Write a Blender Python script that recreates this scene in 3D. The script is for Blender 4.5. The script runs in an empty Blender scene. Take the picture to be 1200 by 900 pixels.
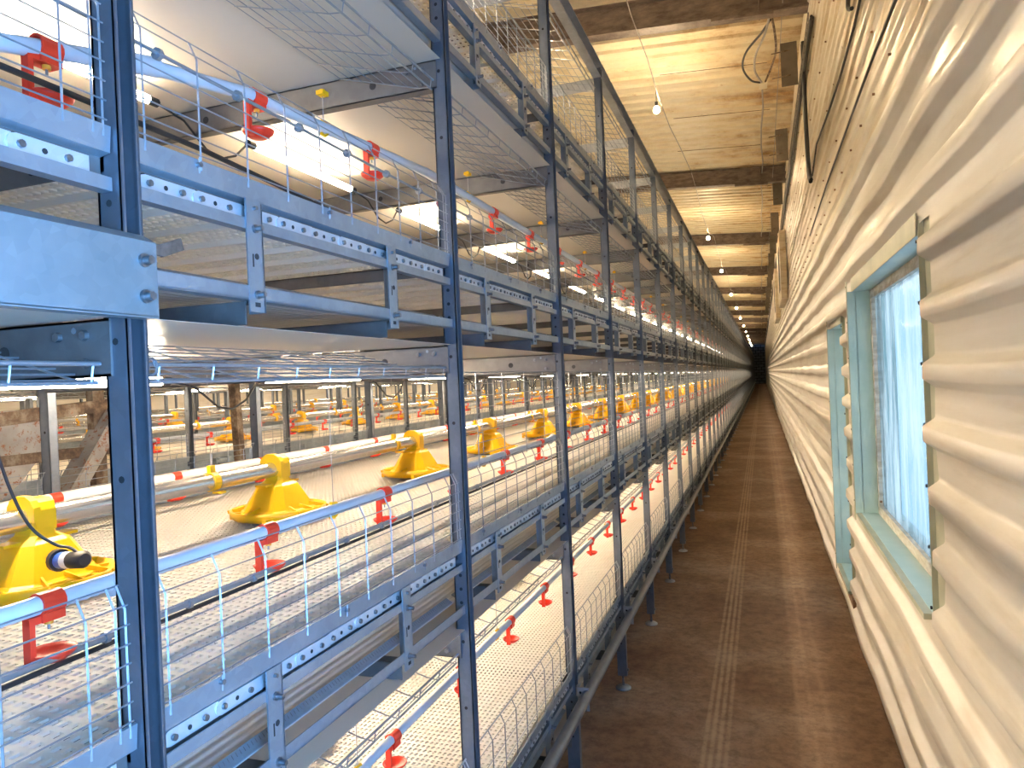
import bpy, math, random
from mathutils import Matrix, Vector
random.seed(7)
C = bpy.context.scene.collection
PI = math.pi

# ------------------------------------------------------------------ materials
def nodemat(name):
    m = bpy.data.materials.new(name); m.use_nodes = True
    nt = m.node_tree; b = nt.nodes['Principled BSDF']
    return m, nt, b
def N(nt, t, **kw):
    n = nt.nodes.new(t)
    for k, v in kw.items():
        if k in n.inputs: n.inputs[k].default_value = v
        else: setattr(n, k, v)
    return n
def ramp(nt, fac, stops):
    r = nt.nodes.new('ShaderNodeValToRGB'); e = r.color_ramp.elements
    while len(e) < len(stops): e.new(0.5)
    for i, (p, c) in enumerate(stops):
        e[i].position = p; e[i].color = (*c, 1)
    nt.links.new(fac, r.inputs[0]); return r.outputs[0]
def coords(nt, scale=(1, 1, 1)):
    g = nt.nodes.new('ShaderNodeTexCoord'); m = nt.nodes.new('ShaderNodeMapping')
    m.inputs['Scale'].default_value = scale
    nt.links.new(g.outputs['Object'], m.inputs[0]); return m.outputs[0]
def geo(nt, scale=(1, 1, 1)):
    g = nt.nodes.new('ShaderNodeNewGeometry'); m = nt.nodes.new('ShaderNodeMapping')
    m.inputs['Scale'].default_value = scale
    nt.links.new(g.outputs['Position'], m.inputs[0]); return m.outputs[0]
def noise(nt, vec, scale, detail=4, rough=.55):
    n = N(nt, 'ShaderNodeTexNoise', Scale=scale, Detail=detail, Roughness=rough)
    nt.links.new(vec, n.inputs['Vector']); return n.outputs['Fac']
def mix(nt, fac, a, b, mode='MIX'):
    n = nt.nodes.new('ShaderNodeMix'); n.data_type = 'RGBA'; n.blend_type = mode
    for s, v in ((0, fac), (6, a), (7, b)):
        if isinstance(v, (int, float)): n.inputs[s].default_value = v
        elif isinstance(v, tuple): n.inputs[s].default_value = (*v, 1)
        else: nt.links.new(v, n.inputs[s])
    return n.outputs[2]
def bump(nt, b, h, strength, dist=.01):
    n = N(nt, 'ShaderNodeBump', Strength=strength, Distance=dist)
    nt.links.new(h, n.inputs['Height']); nt.links.new(n.outputs[0], b.inputs['Normal'])
def simple(name, c1, c2, scale, rough=.5, metal=0, stretch=(1, 1, 1), bmp=0, spec=None):
    m, nt, b = nodemat(name)
    v = geo(nt, stretch); f = noise(nt, v, scale)
    nt.links.new(ramp(nt, f, [(.35, c1), (.65, c2)]), b.inputs['Base Color'])
    b.inputs['Roughness'].default_value = rough; b.inputs['Metallic'].default_value = metal
    if bmp: bump(nt, b, f, bmp)
    if spec is not None: b.inputs['Specular IOR Level'].default_value = spec
    return m
def emis(name, col, s):
    m, nt, b = nodemat(name)
    nz = noise(nt, geo(nt), 6)
    b.inputs['Base Color'].default_value = (*col, 1)
    b.inputs['Emission Color'].default_value = (*col, 1); b.inputs['Emission Strength'].default_value = s
    return m

M = {}
def galv(name, c1, c2, rough, metal):
    m, nt, b = nodemat(name)
    v = geo(nt)
    vo = N(nt, 'ShaderNodeTexVoronoi', Scale=70.0); nt.links.new(v, vo.inputs['Vector'])
    f = noise(nt, v, 9)
    base = ramp(nt, f, [(.3, c1), (.7, c2)])
    spang = ramp(nt, vo.outputs['Color'], [(0, (.88, .88, .88)), (1, (1.1, 1.1, 1.1))])
    nt.links.new(mix(nt, .6, base, spang, 'MULTIPLY'), b.inputs['Base Color'])
    b.inputs['Roughness'].default_value = rough; b.inputs['Metallic'].default_value = metal
    return m
M['galv'] = galv('galvanised_steel', (.36, .38, .41), (.47, .50, .53), .42, .65)
M['post'] = galv('post_steel', (.125, .148, .18), (.18, .205, .24), .38, .6)
M['plate'] = galv('wide_beam_steel', (.20, .25, .27), (.27, .32, .34), .45, .5)
M['dark'] = galv('crossbeam_steel', (.13, .125, .12), (.19, .185, .18), .5, .5)
M['rail'] = galv('galvanised_rail', (.26, .31, .35), (.34, .39, .43), .38, .6)
M['strip'] = galv('bright_link_strip', (.55, .58, .60), (.64, .66, .68), .38, .5)
M['tube'] = galv('feeder_tube_steel', (.62, .62, .60), (.72, .72, .70), .22, .9)
M['wire'] = galv('zinc_wire', (.27, .30, .33), (.36, .39, .42), .34, .65)
M['bolt'] = simple('bolt_steel', (.16, .17, .18), (.28, .29, .30), 60, .35, .8)
M['hole'] = simple('hole_and_shade_dark', (.015, .015, .016), (.03, .03, .03), 30, .8)  # punched holes, and the painted shade behind the rail links
M['slat'] = simple('slatted_floor_plastic', (.80, .75, .67), (.87, .83, .76), 3, .5)
M['belt'] = simple('white_belt', (.76, .71, .64), (.84, .80, .74), 2, .38, 0, (1, .3, 1))
def thin_plastic(m, clear, trans, col=(.85, .82, .77)):
    # a thin plastic lets light through: mixes the opaque look with a translucent and a clear share
    nt = m.node_tree; out = [n for n in nt.nodes if n.type == 'OUTPUT_MATERIAL'][0]; src = nt.nodes['Principled BSDF'].outputs[0]
    tl = nt.nodes.new('ShaderNodeBsdfTranslucent'); tl.inputs[0].default_value = (*col, 1)
    a = nt.nodes.new('ShaderNodeMixShader'); a.inputs[0].default_value = trans; nt.links.new(src, a.inputs[1]); nt.links.new(tl.outputs[0], a.inputs[2])
    last = a.outputs[0]
    if clear:
        tp = nt.nodes.new('ShaderNodeBsdfTransparent'); tp.inputs[0].default_value = (*[min(1, c + .1) for c in col], 1)
        b = nt.nodes.new('ShaderNodeMixShader'); b.inputs[0].default_value = clear; nt.links.new(last, b.inputs[1]); nt.links.new(tp.outputs[0], b.inputs[2]); last = b.outputs[0]
    nt.links.new(last, out.inputs[0]); return m
M['beltr'] = thin_plastic(simple('milky_belt_film', (.74, .67, .56), (.84, .77, .66), 2, .30, 0, (1, .3, 1)), .12, .32)
thin_plastic(M['slat'], 0, .40, (.97, .92, .80))
def beltmat():
    m, nt, b = nodemat('lined_belt')  # darker lengthwise lines in the colour, with matching bump
    v = geo(nt); sx = nt.nodes.new('ShaderNodeSeparateXYZ'); nt.links.new(v, sx.inputs[0])
    k = N(nt, 'ShaderNodeMath', operation='MULTIPLY'); k.inputs[1].default_value = 2 * PI / .022
    nt.links.new(sx.outputs[0], k.inputs[0])
    s = N(nt, 'ShaderNodeMath', operation='SINE'); nt.links.new(k.outputs[0], s.inputs[0])
    a = N(nt, 'ShaderNodeMath', operation='MULTIPLY_ADD'); a.inputs[1].default_value = .5; a.inputs[2].default_value = .5
    nt.links.new(s.outputs[0], a.inputs[0])
    nt.links.new(ramp(nt, a.outputs[0], [(.0, (.58, .54, .49)), (.35, (.80, .77, .72))]), b.inputs['Base Color'])
    bump(nt, b, a.outputs[0], .6, .004); b.inputs['Roughness'].default_value = .35
    return thin_plastic(m, 0, .28)
M['belt_lined'] = beltmat()
M['yellow'] = simple('yellow_plastic', (.84, .44, .004), (.90, .50, .008), 5, .32)
M['red'] = simple('red_plastic', (.80, .035, .014), (.88, .055, .022), 5, .35)
M['pvc'] = simple('white_drinker_pvc', (.50, .55, .60), (.57, .62, .67), 3, .3)
M['black'] = simple('black_rubber', (.010, .010, .011), (.022, .022, .023), 20, .45)
M['bluep'] = simple('blue_plastic', (.02, .10, .42), (.03, .14, .5), 10, .4)
M['labelw'] = simple('white_sticker', (.7, .7, .68), (.8, .8, .78), 40, .5)
M['cord'] = simple('grey_cord', (.35, .33, .30), (.45, .42, .38), 40, .7)
M['bronze'] = simple('orange_valve', (.75, .36, .03), (.85, .45, .05), 20, .4)
M['led'] = emis('led_glow', (1.0, .80, .56), 85); M['ledhi'] = emis('led_glow_strong', (1.0, .80, .57), 140)
M['ledrow'] = emis('led_glow_row', (1.0, .80, .56), 62)
M['bulb'] = emis('bulb_glow', (1.0, .74, .44), 680)
M['cyan'] = simple('pale_blue_paint', (.40, .58, .57), (.52, .68, .66), 4, .35, bmp=.1)
M['trimg'] = simple('olive_flashing', (.40, .42, .30), (.52, .52, .38), 5, .4)
M['frame'] = simple('dirty_white_frame', (.42, .38, .30), (.66, .64, .58), 14, .5, 0, (1, 1, 3))
M['rubble'] = simple('raw_brick_base', (.16, .08, .04), (.38, .22, .12), 22, .9, bmp=.6)
M['gplate'] = simple('grey_plate', (.14, .12, .09), (.20, .17, .13), 8, .5, .3)
M['jbox'] = simple('cream_box', (.75, .68, .5), (.82, .75, .58), 8, .5)

def rustmat():
    m, nt, b = nodemat('rusty_steel'); v = geo(nt)
    f = noise(nt, v, 14, 8, .7); g = noise(nt, v, 3)
    c = ramp(nt, f, [(.38, (.06, .036, .022)), (.5, (.15, .095, .055)), (.58, (.24, .19, .13)), (.66, (.30, .25, .19)), (.70, (.33, .11, .03))])
    nt.links.new(c, b.inputs['Base Color']); b.inputs['Roughness'].default_value = .75
    bump(nt, b, f, .3); return m
M['rust'] = rustmat()
def rustmat2():
    m, nt, b = nodemat('galvanised_steel_with_rust'); v = geo(nt)
    f = noise(nt, v, 38, 8, .75); g = noise(nt, v, 5)
    c = ramp(nt, g, [(.35, (.20, .18, .15)), (.65, (.40, .38, .34))]); k = ramp(nt, f, [(.54, (0, 0, 0)), (.60, (1, 1, 1))])
    nt.links.new(mix(nt, k, c, (.26, .09, .03)), b.inputs['Base Color']); b.inputs['Roughness'].default_value = .7
    return m
M['rust2'] = rustmat2()
def beammat():
    m, nt, b = nodemat('brown_beam_paint'); v = geo(nt, (1, 1, 3))
    f = noise(nt, v, 6, 8, .7)
    nt.links.new(ramp(nt, f, [(.33, (.10, .065, .048)), (.5, (.19, .145, .115)), (.7, (.29, .225, .17))]), b.inputs['Base Color'])
    b.inputs['Roughness'].default_value = .55; return m
M['beam'] = beammat()
def wallmat(name, upper):
    m, nt, b = nodemat(name); v = geo(nt, (1, .35, 4)); v2 = geo(nt)
    f = noise(nt, v, 3, 6, .65); g = noise(nt, v2, 1.1, 3)
    if upper:
        c = ramp(nt, f, [(.34, (.50, .36, .18)), (.45, (.68, .57, .39)), (.65, (.78, .70, .54))])
    else:
        c = ramp(nt, f, [(.30, (.58, .51, .39)), (.48, (.70, .65, .55)), (.7, (.75, .715, .63))])
    d = noise(nt, geo(nt), 40, 8, .8)
    dirt = ramp(nt, d, [(.66, (0, 0, 0)), (.74, (1, 1, 1))])
    c = mix(nt, dirt, c, (.30, .19, .09)) if upper else c
    nt.links.new(c, b.inputs['Base Color']); b.inputs['Roughness'].default_value = .28
    bump(nt, b, noise(nt, geo(nt, (1, .5, 1)), 7, 3), .12, .02); return m
M['wall'] = wallmat('cream_cladding', False); M['wallup'] = wallmat('old_cream_cladding', True)
def ceilmat():
    m, nt, b = nodemat('cream_roof_sheet'); v = geo(nt, (1, 1.4, 1))
    f = noise(nt, v, 1.4, 9, .72); f2 = noise(nt, geo(nt, (1, 6, 1)), 2.5, 8, .75)
    sx = nt.nodes.new('ShaderNodeSeparateXYZ'); nt.links.new(geo(nt), sx.inputs[0])
    edge = nt.nodes.new('ShaderNodeMapRange'); edge.inputs[1].default_value = -.9; edge.inputs[2].default_value = .5
    edge.inputs[3].default_value = -.07; edge.inputs[4].default_value = .10
    nt.links.new(sx.outputs[0], edge.inputs[0])
    ad = N(nt, 'ShaderNodeMath', operation='ADD'); nt.links.new(f, ad.inputs[0]); nt.links.new(edge.outputs[0], ad.inputs[1])
    c = ramp(nt, ad.outputs[0], [(.40, (.76, .68, .49)), (.55, (.70, .58, .36)), (.66, (.50, .32, .14)), (.76, (.22, .11, .05))])
    c2 = ramp(nt, f2, [(.60, (1, 1, 1)), (.72, (.55, .36, .2))])
    nt.links.new(mix(nt, 1.0, c, c2, 'MULTIPLY'), b.inputs['Base Color']); b.inputs['Roughness'].default_value = .35
    return m
M['ceil'] = ceilmat()
def floormat():
    m, nt, b = nodemat('dusty_concrete'); v = geo(nt)
    f = noise(nt, v, 1.1, 8, .68); g = noise(nt, v, 16, 8, .8); h = noise(nt, geo(nt, (1.6, .22, 1)), 1.3, 5)
    base = ramp(nt, f, [(.34, (.165, .086, .048)), (.5, (.25, .155, .095)), (.66, (.36, .265, .19))])
    fine = ramp(nt, g, [(.38, (.55, .50, .48)), (.55, (1, 1, 1)), (.75, (1.15, 1.1, 1.02))])
    c = mix(nt, .85, base, fine, 'MULTIPLY')
    sx = nt.nodes.new('ShaderNodeSeparateXYZ'); nt.links.new(v, sx.inputs[0])
    # dusty wheel tracks left by a trolley
    tot = None
    for x0, w, k in ((-.30, .010, .8), (-.268, .010, .9), (-.236, .010, .9), (-.205, .010, .7), (.10, .012, .16), (.16, .012, .2), (.225, .014, .16)):
        s = N(nt, 'ShaderNodeMath', operation='SUBTRACT'); s.inputs[1].default_value = x0; nt.links.new(sx.outputs[0], s.inputs[0])
        a = N(nt, 'ShaderNodeMath', operation='ABSOLUTE'); nt.links.new(s.outputs[0], a.inputs[0])
        r = nt.nodes.new('ShaderNodeMapRange'); r.inputs[1].default_value = w * .4; r.inputs[2].default_value = w * 1.3
        r.inputs[3].default_value = k; r.inputs[4].default_value = 0; nt.links.new(a.outputs[0], r.inputs[0])
        if tot is None: tot = r.outputs[0]
        else:
            q = N(nt, 'ShaderNodeMath', operation='ADD'); nt.links.new(tot, q.inputs[0]); nt.links.new(r.outputs[0], q.inputs[1]); tot = q.outputs[0]
    md = N(nt, 'ShaderNodeMath', operation='MULTIPLY'); nt.links.new(tot, md.inputs[0])
    nt.links.new(ramp(nt, g, [(.35, (.3, .3, .3)), (.55, (.9, .9, .9))]), md.inputs[1])
    md2 = N(nt, 'ShaderNodeMath', operation='MULTIPLY'); nt.links.new(md.outputs[0], md2.inputs[0]); md2.inputs[1].default_value = .8
    c = mix(nt, md2.outputs[0], c, (.46, .34, .22))
    nt.links.new(c, b.inputs['Base Color']); b.inputs['Roughness'].default_value = .72
    bump(nt, b, g, .25, .01); return m
M['floor'] = floormat()
def endmat():
    m, nt, b = nodemat('grey_block_wall')
    br = N(nt, 'ShaderNodeTexBrick', Scale=1.0); br.inputs['Color1'].default_value = (.16, .19, .23, 1)
    br.inputs['Color2'].default_value = (.24, .28, .33, 1); br.inputs['Mortar'].default_value = (.03, .035, .045, 1)
    br.inputs['Brick Width'].default_value = .6; br.inputs['Row Height'].default_value = .35; br.inputs['Mortar Size'].default_value = .035
    sw = nt.nodes.new('ShaderNodeSeparateXYZ'); nt.links.new(geo(nt), sw.inputs[0])
    cb = nt.nodes.new('ShaderNodeCombineXYZ'); nt.links.new(sw.outputs[0], cb.inputs[0]); nt.links.new(sw.outputs[2], cb.inputs[1])
    nt.links.new(cb.outputs[0], br.inputs['Vector']); nt.links.new(br.outputs['Color'], b.inputs['Base Color'])
    b.inputs['Roughness'].default_value = .8; return m
M['end'] = endmat()
def glassmat(name, thru, smear, dirt=1.0):
    m = bpy.data.materials.new(name); m.use_nodes = True; nt = m.node_tree; nt.nodes.clear()
    out = nt.nodes.new('ShaderNodeOutputMaterial')
    tr = nt.nodes.new('ShaderNodeBsdfTransparent'); tr.inputs[0].default_value = (min(1, thru * 1.75), min(1, thru * 1.2), thru * .72, 1)
    tl = nt.nodes.new('ShaderNodeBsdfTranslucent'); tl.inputs[0].default_value = (smear * 2.6, smear * 1.45, smear * .78, 1)
    gl = nt.nodes.new('ShaderNodeBsdfGlossy'); gl.inputs['Roughness'].default_value = .1
    f = noise(nt, geo(nt, (1, 1.6, .30)), 3.2, 9, .72)
    fac = ramp(nt, f, [(.40, (.12 * dirt,) * 3), (.60, (.9 * dirt,) * 3)])
    mx = nt.nodes.new('ShaderNodeMixShader'); nt.links.new(fac, mx.inputs[0]); nt.links.new(tr.outputs[0], mx.inputs[1]); nt.links.new(tl.outputs[0], mx.inputs[2])
    m2 = nt.nodes.new('ShaderNodeMixShader'); m2.inputs[0].default_value = .06; nt.links.new(mx.outputs[0], m2.inputs[1]); nt.links.new(gl.outputs[0], m2.inputs[2])
    nt.links.new(m2.outputs[0], out.inputs[0]); return m
M['glass'] = glassmat('frosted_dirty_glass', .045, .050); M['clearglass'] = glassmat('clean_glass', 1.3, .3, .06)
def polymat():
    m = bpy.data.materials.new('clear_sheet'); m.use_nodes = True; nt = m.node_tree; b = nt.nodes['Principled BSDF']
    b.inputs['Base Color'].default_value = (.85, .83, .80, 1); b.inputs['Roughness'].default_value = .2
    f = noise(nt, geo(nt, (1, .6, 3)), 9, 5)
    nt.links.new(ramp(nt, f, [(.3, (.35, .35, .35)), (.7, (.6, .6, .6))]), b.inputs['Alpha']); return m
M['poly'] = polymat()

# ------------------------------------------------------------------ mesh builder
class MB:
    def __init__(s, mat): s.v = []; s.f = []; s.mi = []; s.mats = [mat]; s.cur = 0; s.sm = []
    def use(s, mat):
        if mat not in s.mats: s.mats.append(mat)
        s.cur = s.mats.index(mat); return s
    def add(s, vs, fs, smooth=False):
        o = len(s.v); s.v += [tuple(p) for p in vs]
        for f in fs: s.f.append(tuple(i + o for i in f)); s.mi.append(s.cur); s.sm.append(smooth)
        return s
    def box(s, x0, x1, y0, y1, z0, z1):
        return s.add([(x0, y0, z0), (x1, y0, z0), (x1, y1, z0), (x0, y1, z0), (x0, y0, z1), (x1, y0, z1), (x1, y1, z1), (x0, y1, z1)],
                     [(0, 3, 2, 1), (4, 5, 6, 7), (0, 1, 5, 4), (1, 2, 6, 5), (2, 3, 7, 6), (3, 0, 4, 7)])
    def bar(s, a, b, w, h, up=(0, 0, 1)):       # rectangular bar
        a = Vector(a); b = Vector(b); d = (b - a).normalized(); up = Vector(up)
        if abs(d.dot(up)) > .99: up = Vector((1, 0, 0))
        r = d.cross(up).normalized() * w / 2; u = r.cross(d).normalized() * h / 2
        return s.add([a - r - u, a + r - u, a + r + u, a - r + u, b - r - u, b + r - u, b + r + u, b - r + u],
                     [(0, 1, 2, 3), (7, 6, 5, 4), (0, 4, 5, 1), (1, 5, 6, 2), (2, 6, 7, 3), (3, 7, 4, 0)])
    def tube(s, pts, r, n=8, caps=True):
        pts = [Vector(p) for p in pts]; rings = []; prev = None
        for i, p in enumerate(pts):
            d = (pts[min(i + 1, len(pts) - 1)] - pts[max(i - 1, 0)]).normalized()
            ref = Vector((0, 0, 1)) if abs(d.z) < .9 else Vector((1, 0, 0))
            if prev is not None:
                ref = prev
            a = (ref - d * ref.dot(d)).normalized(); prev = a; b = d.cross(a)
            rr = r[i] if isinstance(r, (list, tuple)) else r
            rings.append([p + (a * math.cos(2 * PI * k / n) + b * math.sin(2 * PI * k / n)) * rr for k in range(n)])
        vs = [q for g in rings for q in g]; fs = []
        for i in range(len(pts) - 1):
            for k in range(n):
                fs.append((i * n + k, i * n + (k + 1) % n, (i + 1) * n + (k + 1) % n, (i + 1) * n + k))
        s.add(vs, fs, n > 4)
        if caps:
            s.add(rings[0], [tuple(range(n - 1, -1, -1))]); s.add(rings[-1], [tuple(range(n))])
        return s
    def wire(s, a, b, r): return s.tube([a, b], r, 4, False)
    def prism(s, poly, axis, a, b):             # polygon extruded along an axis; poly in the other two coordinates
        n = len(poly)
        def P(p, t): return (t, p[0], p[1]) if axis == 'x' else ((p[0], t, p[1]) if axis == 'y' else (p[0], p[1], t))
        s.add([P(p, a) for p in poly] + [P(p, b) for p in poly],
              [tuple(range(n - 1, -1, -1)), tuple(range(n, 2 * n))] + [(i, (i + 1) % n, n + (i + 1) % n, n + i) for i in range(n)])
        return s
    def disc(s, c, r, h, axis='x', n=8):
        c = Vector(c); d = {'x': Vector((h, 0, 0)), 'y': Vector((0, h, 0)), 'z': Vector((0, 0, h))}[axis]
        return s.tube([c, c + d], r, n)
    def lathe(s, prof, c=(0, 0, 0), n=20, sx=1, sy=1):
        vs = []; fs = []
        for r, z in prof:
            for k in range(n): vs.append((c[0] + sx * r * math.cos(2 * PI * k / n), c[1] + sy * r * math.sin(2 * PI * k / n), c[2] + z))
        for i in range(len(prof) - 1):
            for k in range(n): fs.append((i * n + k, i * n + (k + 1) % n, (i + 1) * n + (k + 1) % n, (i + 1) * n + k))
        return s.add(vs, fs, True)
    def merge(s, o, dx=0, dy=0, dz=0):
        base = len(s.v); s.v += [(x + dx, y + dy, z + dz) for x, y, z in o.v]
        rm = []
        for m in o.mats:
            if m not in s.mats: s.mats.append(m)
            rm.append(s.mats.index(m))
        for f, mi, sm in zip(o.f, o.mi, o.sm): s.f.append(tuple(i + base for i in f)); s.mi.append(rm[mi]); s.sm.append(sm)
        return s
    def mirror(s, xc):
        o = MB(s.mats[0]); o.mats = list(s.mats); o.mi = list(s.mi); o.sm = list(s.sm)
        o.v = [(2 * xc - x, y, z) for x, y, z in s.v]; o.f = [tuple(reversed(f)) for f in s.f]; return o
    def mesh(s, name):
        me = bpy.data.meshes.new(name); me.from_pydata(s.v, [], s.f)
        for m in s.mats: me.materials.append(M[m])
        me.polygons.foreach_set('material_index', s.mi); me.polygons.foreach_set('use_smooth', s.sm)
        me.update(); return me

def smooth(pts, n=6):
    P_ = [Vector(p) for p in pts]; out = []
    for i in range(len(P_) - 1):
        a, b, c, d = P_[max(i - 1, 0)], P_[i], P_[i + 1], P_[min(i + 2, len(P_) - 1)]
        for k in range(n):
            t = k / n; out.append(.5 * ((2 * b) + (c - a) * t + (2 * a - 5 * b + 4 * c - d) * t * t + (3 * b - a - 3 * c + d) * t ** 3))
    return out + [P_[-1]]
def obj(name, data, parent=None, loc=(0, 0, 0)):
    if isinstance(data, MB): data = data.mesh(name)
    o = bpy.data.objects.new(name, data); o.location = loc
    if parent is not None: o.parent = parent
    C.objects.link(o); return o
def tag(o, label, cat, group=None):
    o['label'] = label; o['category'] = cat
    if group: o['group'] = group
    return o
def thing(name, label, cat, loc=(0, 0, 0), group=None):
    return tag(obj(name, None, None, loc), label, cat, group)
def struct(name, data, loc=(0, 0, 0)):
    o = obj(name, data, None, loc); o['kind'] = 'structure'; return o
ORD = ['first', 'second', 'third', 'fourth', 'fifth', 'sixth', 'seventh', 'eighth', 'ninth', 'tenth', 'eleventh', 'twelfth', 'thirteenth', 'fourteenth', 'fifteenth']

# ------------------------------------------------------------------ measured layout
X0 = -.737            # front plane of the near cage row
Y0 = .694             # far edge of the nearest post
TIERS = [.50, 1.23, 1.96, 2.69]
TN = ['bottom', 'second', 'third', 'top']
DEP = 1.463; XM = -DEP / 2
YEND = 84
AX = X0 + XM          # feeder axis  (-1.4685)

# ------------------------------------------------------------------ cage part meshes (local: x 0 = front plane, y 0 = far edge of post, z 0 = tier floor or ground)
def b_post(holes=True, simplef=False):
    b = MB('post')
    b.box(-.028, -.0245, -.030, 0, .07, 3.24)                # web
    b.box(-.028, .010, -.030, -.0275, .07, 3.24)             # flange towards the viewer
    b.box(-.028, .010, -.0025, 0, .07, 3.24)
    b.box(.007, .010, -.030, -.0245, .07, 3.24); b.box(.007, .010, -.005, 0, .07, 3.24)
    if holes:
        for R in TIERS:
            for dz in (-.09, -.125, -.16, -.26, .30):
                b.use('hole').disc((-.010, -.0302, R + dz), .0045, -.0006, 'y', 8)
            b.use('bolt').disc((-.0245, -.015, R - .035), .005, .006, 'x', 6)
            b.use('rail').disc((-.0245, -.015, R + .43), .004, .006, 'x', 6)
    return b
def b_leg():
    b = MB('post'); b.box(-.034, .014, -.0302, .0, .07, .40)
    b.use('bolt').disc((.014, -.015, .33), .008, .012, 'x', 6).disc((.014, -.015, .10), .008, .008, 'x', 6)
    return b
def b_foot():
    b = MB('bolt'); b.tube([(-.010, -.015, .012), (-.010, -.015, .09)], .007, 8)
    b.use('galv').lathe([(0, .0), (.040, 0), (.040, .006), (.030, .013), (.010, .017), (0, .018)], (-.010, -.015, 0), 18)
    return b
def b_rail(strips=True, far=False):
    b = MB('rail'); y0, y1 = .0, .968
    b.prism([(0, .002), (-.004, .003), (-.007, -.026), (-.003, -.027)], 'y', y0, y1)       # sloped face
    b.prism([(-.003, -.027), (-.020, -.030), (-.020, -.033), (-.003, -.030)], 'y', y0, y1)
    b.use('dark' if not far else 'rail').box(-.023, -.020, y0, y1, -.075, -.028); b.use('rail')
    b.box(-.020, -.002, y0, y1, -.077, -.074); b.box(-.005, -.002, y0, y1, -.076, -.060)
    if strips and not far:
        t = .03; i = 0
        while t < .93:
            pts = []
            for k in range(7): a = PI / 2 + PI * k / 6; pts.append((t + .011 * math.cos(a), -.049 + .011 * math.sin(a)))
            pts += [(t + .088, -.060), (t + .088, -.038)]
            b.use('hole').disc((-.0198, t + .001, -.049), .0135, .0022, 'x', 12)  # dark disc painting the crescent of shade round each link end
            b.use('strip').prism(pts, 'x', -.019, -.012 if i % 2 else -.014)
            b.use('bolt').disc((-.012, t + .004, -.049), .0045, .004, 'x', 8).disc((-.012, t + .060, -.049), .0045, .004, 'x', 8)
            b.use('hole').disc((-.012, t + .032, -.049), .0035, .0006, 'x', 8)
            t += .092; i += 1
        for y in (.11, .43, .75): b.use('bolt').disc((-.003, y, -.006), .004, .009, 'x', 6); b.use('wire').wire((.003, y, .004), (.002, y, -.018), .0016)
    return b
def b_beltrail():
    b = MB('rail'); b.box(-.003, 0, .0, .968, -.187, -.165); b.box(-.020, 0, .0, .968, -.187, -.184)
    return b
def b_edge():
    b = MB('rail'); b.prism([(-.035, -.160), (-.052, -.150), (-.052, -.152), (-.035, -.162)], 'y', .0, .968)
    b.use('bolt'); y = .01
    while y < .96:
        b.add([(-.038, y, -.1584), (-.038, y + .0016, -.1584), (-.049, y + .006, -.1515), (-.049, y + .0044, -.1515)], [(0, 1, 2, 3)]); y += .009
    return b
def b_hanger(y):
    b = MB('rail'); b.box(-.002, .001, y, y + .036, -.205, -.030); b.box(-.030, .001, y + .034, y + .037, -.205, -.030)
    b.use('bolt')
    for z in (-.075, -.178): b.disc((.001, y + .018, z), .007, .003, 'x', 10).disc((.004, y + .018, z), .0045, .012, 'x', 6)
    b.use('hole').disc((.001, y + .020, -.118), .005, .0006, 'x', 8).box(.0008, .0014, y + .010, y + .013, -.135, -.115).box(.0008, .0014, y + .012, y + .024, -.197, -.190)
    b.use('bolt').disc((.001, y + .018, -.043), .0035, .006, 'x', 6)
    return b
def b_smallbeam(y):
    b = MB('dark'); b.box(-DEP + .01, -.01, y + .001, y + .004, -.225, -.188); b.box(-DEP + .01, -.01, y + .001, y + .030, -.191, -.188)
    return b
def b_crossbeam():
    b = MB('dark'); x0, x1 = -DEP + .02, -.016
    b.box(x0, x1, -.033, -.030, -.302, -.231); b.box(x0, x1, -.033, -.003, -.234, -.231); b.box(x0, x1, -.033, -.003, -.302, -.299)
    for x in (-.055, -.10, -1.36, -1.41): b.use('bolt').disc((x, -.033, -.25), .006, -.006, 'y', 6)
    for x in (-.055, -1.41): b.use('bolt').disc((x, -.033, -.285), .006, -.006, 'y', 6)
    for x in (-.20, -.75, -1.25): b.use('hole').disc((x, -.0331, -.266), .010, -.0005, 'y', 12)
    b.use('rail').disc((-.075, -.0331, -.243), .004, -.0006, 'y', 8)
    return b
def b_floorbeam():
    b = MB('dark'); b.box(-DEP + .02, -.016, -.030, -.027, -.050, -.018); b.box(-DEP + .02, -.016, -.030, 0, -.021, -.018)
    b.use('hole').disc((-.14, -.0302, -.034), .005, -.0006, 'y', 8)
    return b
def b_fence(sparse=False, far=False):
    b = MB('wire'); rv, rh = .0017, .0012
    ys = [.009, .020] + [.117 + .0985 * i for i in range(9)] + [.944, .958]
    top = .172
    for y in ys:
        b.tube([(-.001, y, -.012), (-.001, y, .145), (-.014, y, top)], rv, 4, False)
    zs = [.045, .095, .145] if sparse else [.008 + .0235 * i for i in range(7)]
    for z in zs: b.wire((.001 if z < .14 else -.001, .006, z), (.001 if z < .14 else -.001, .962, z), rh)
    b.wire((-.014, .006, top), (-.014, .962, top), .0028 if sparse else rh)
    return b
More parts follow.
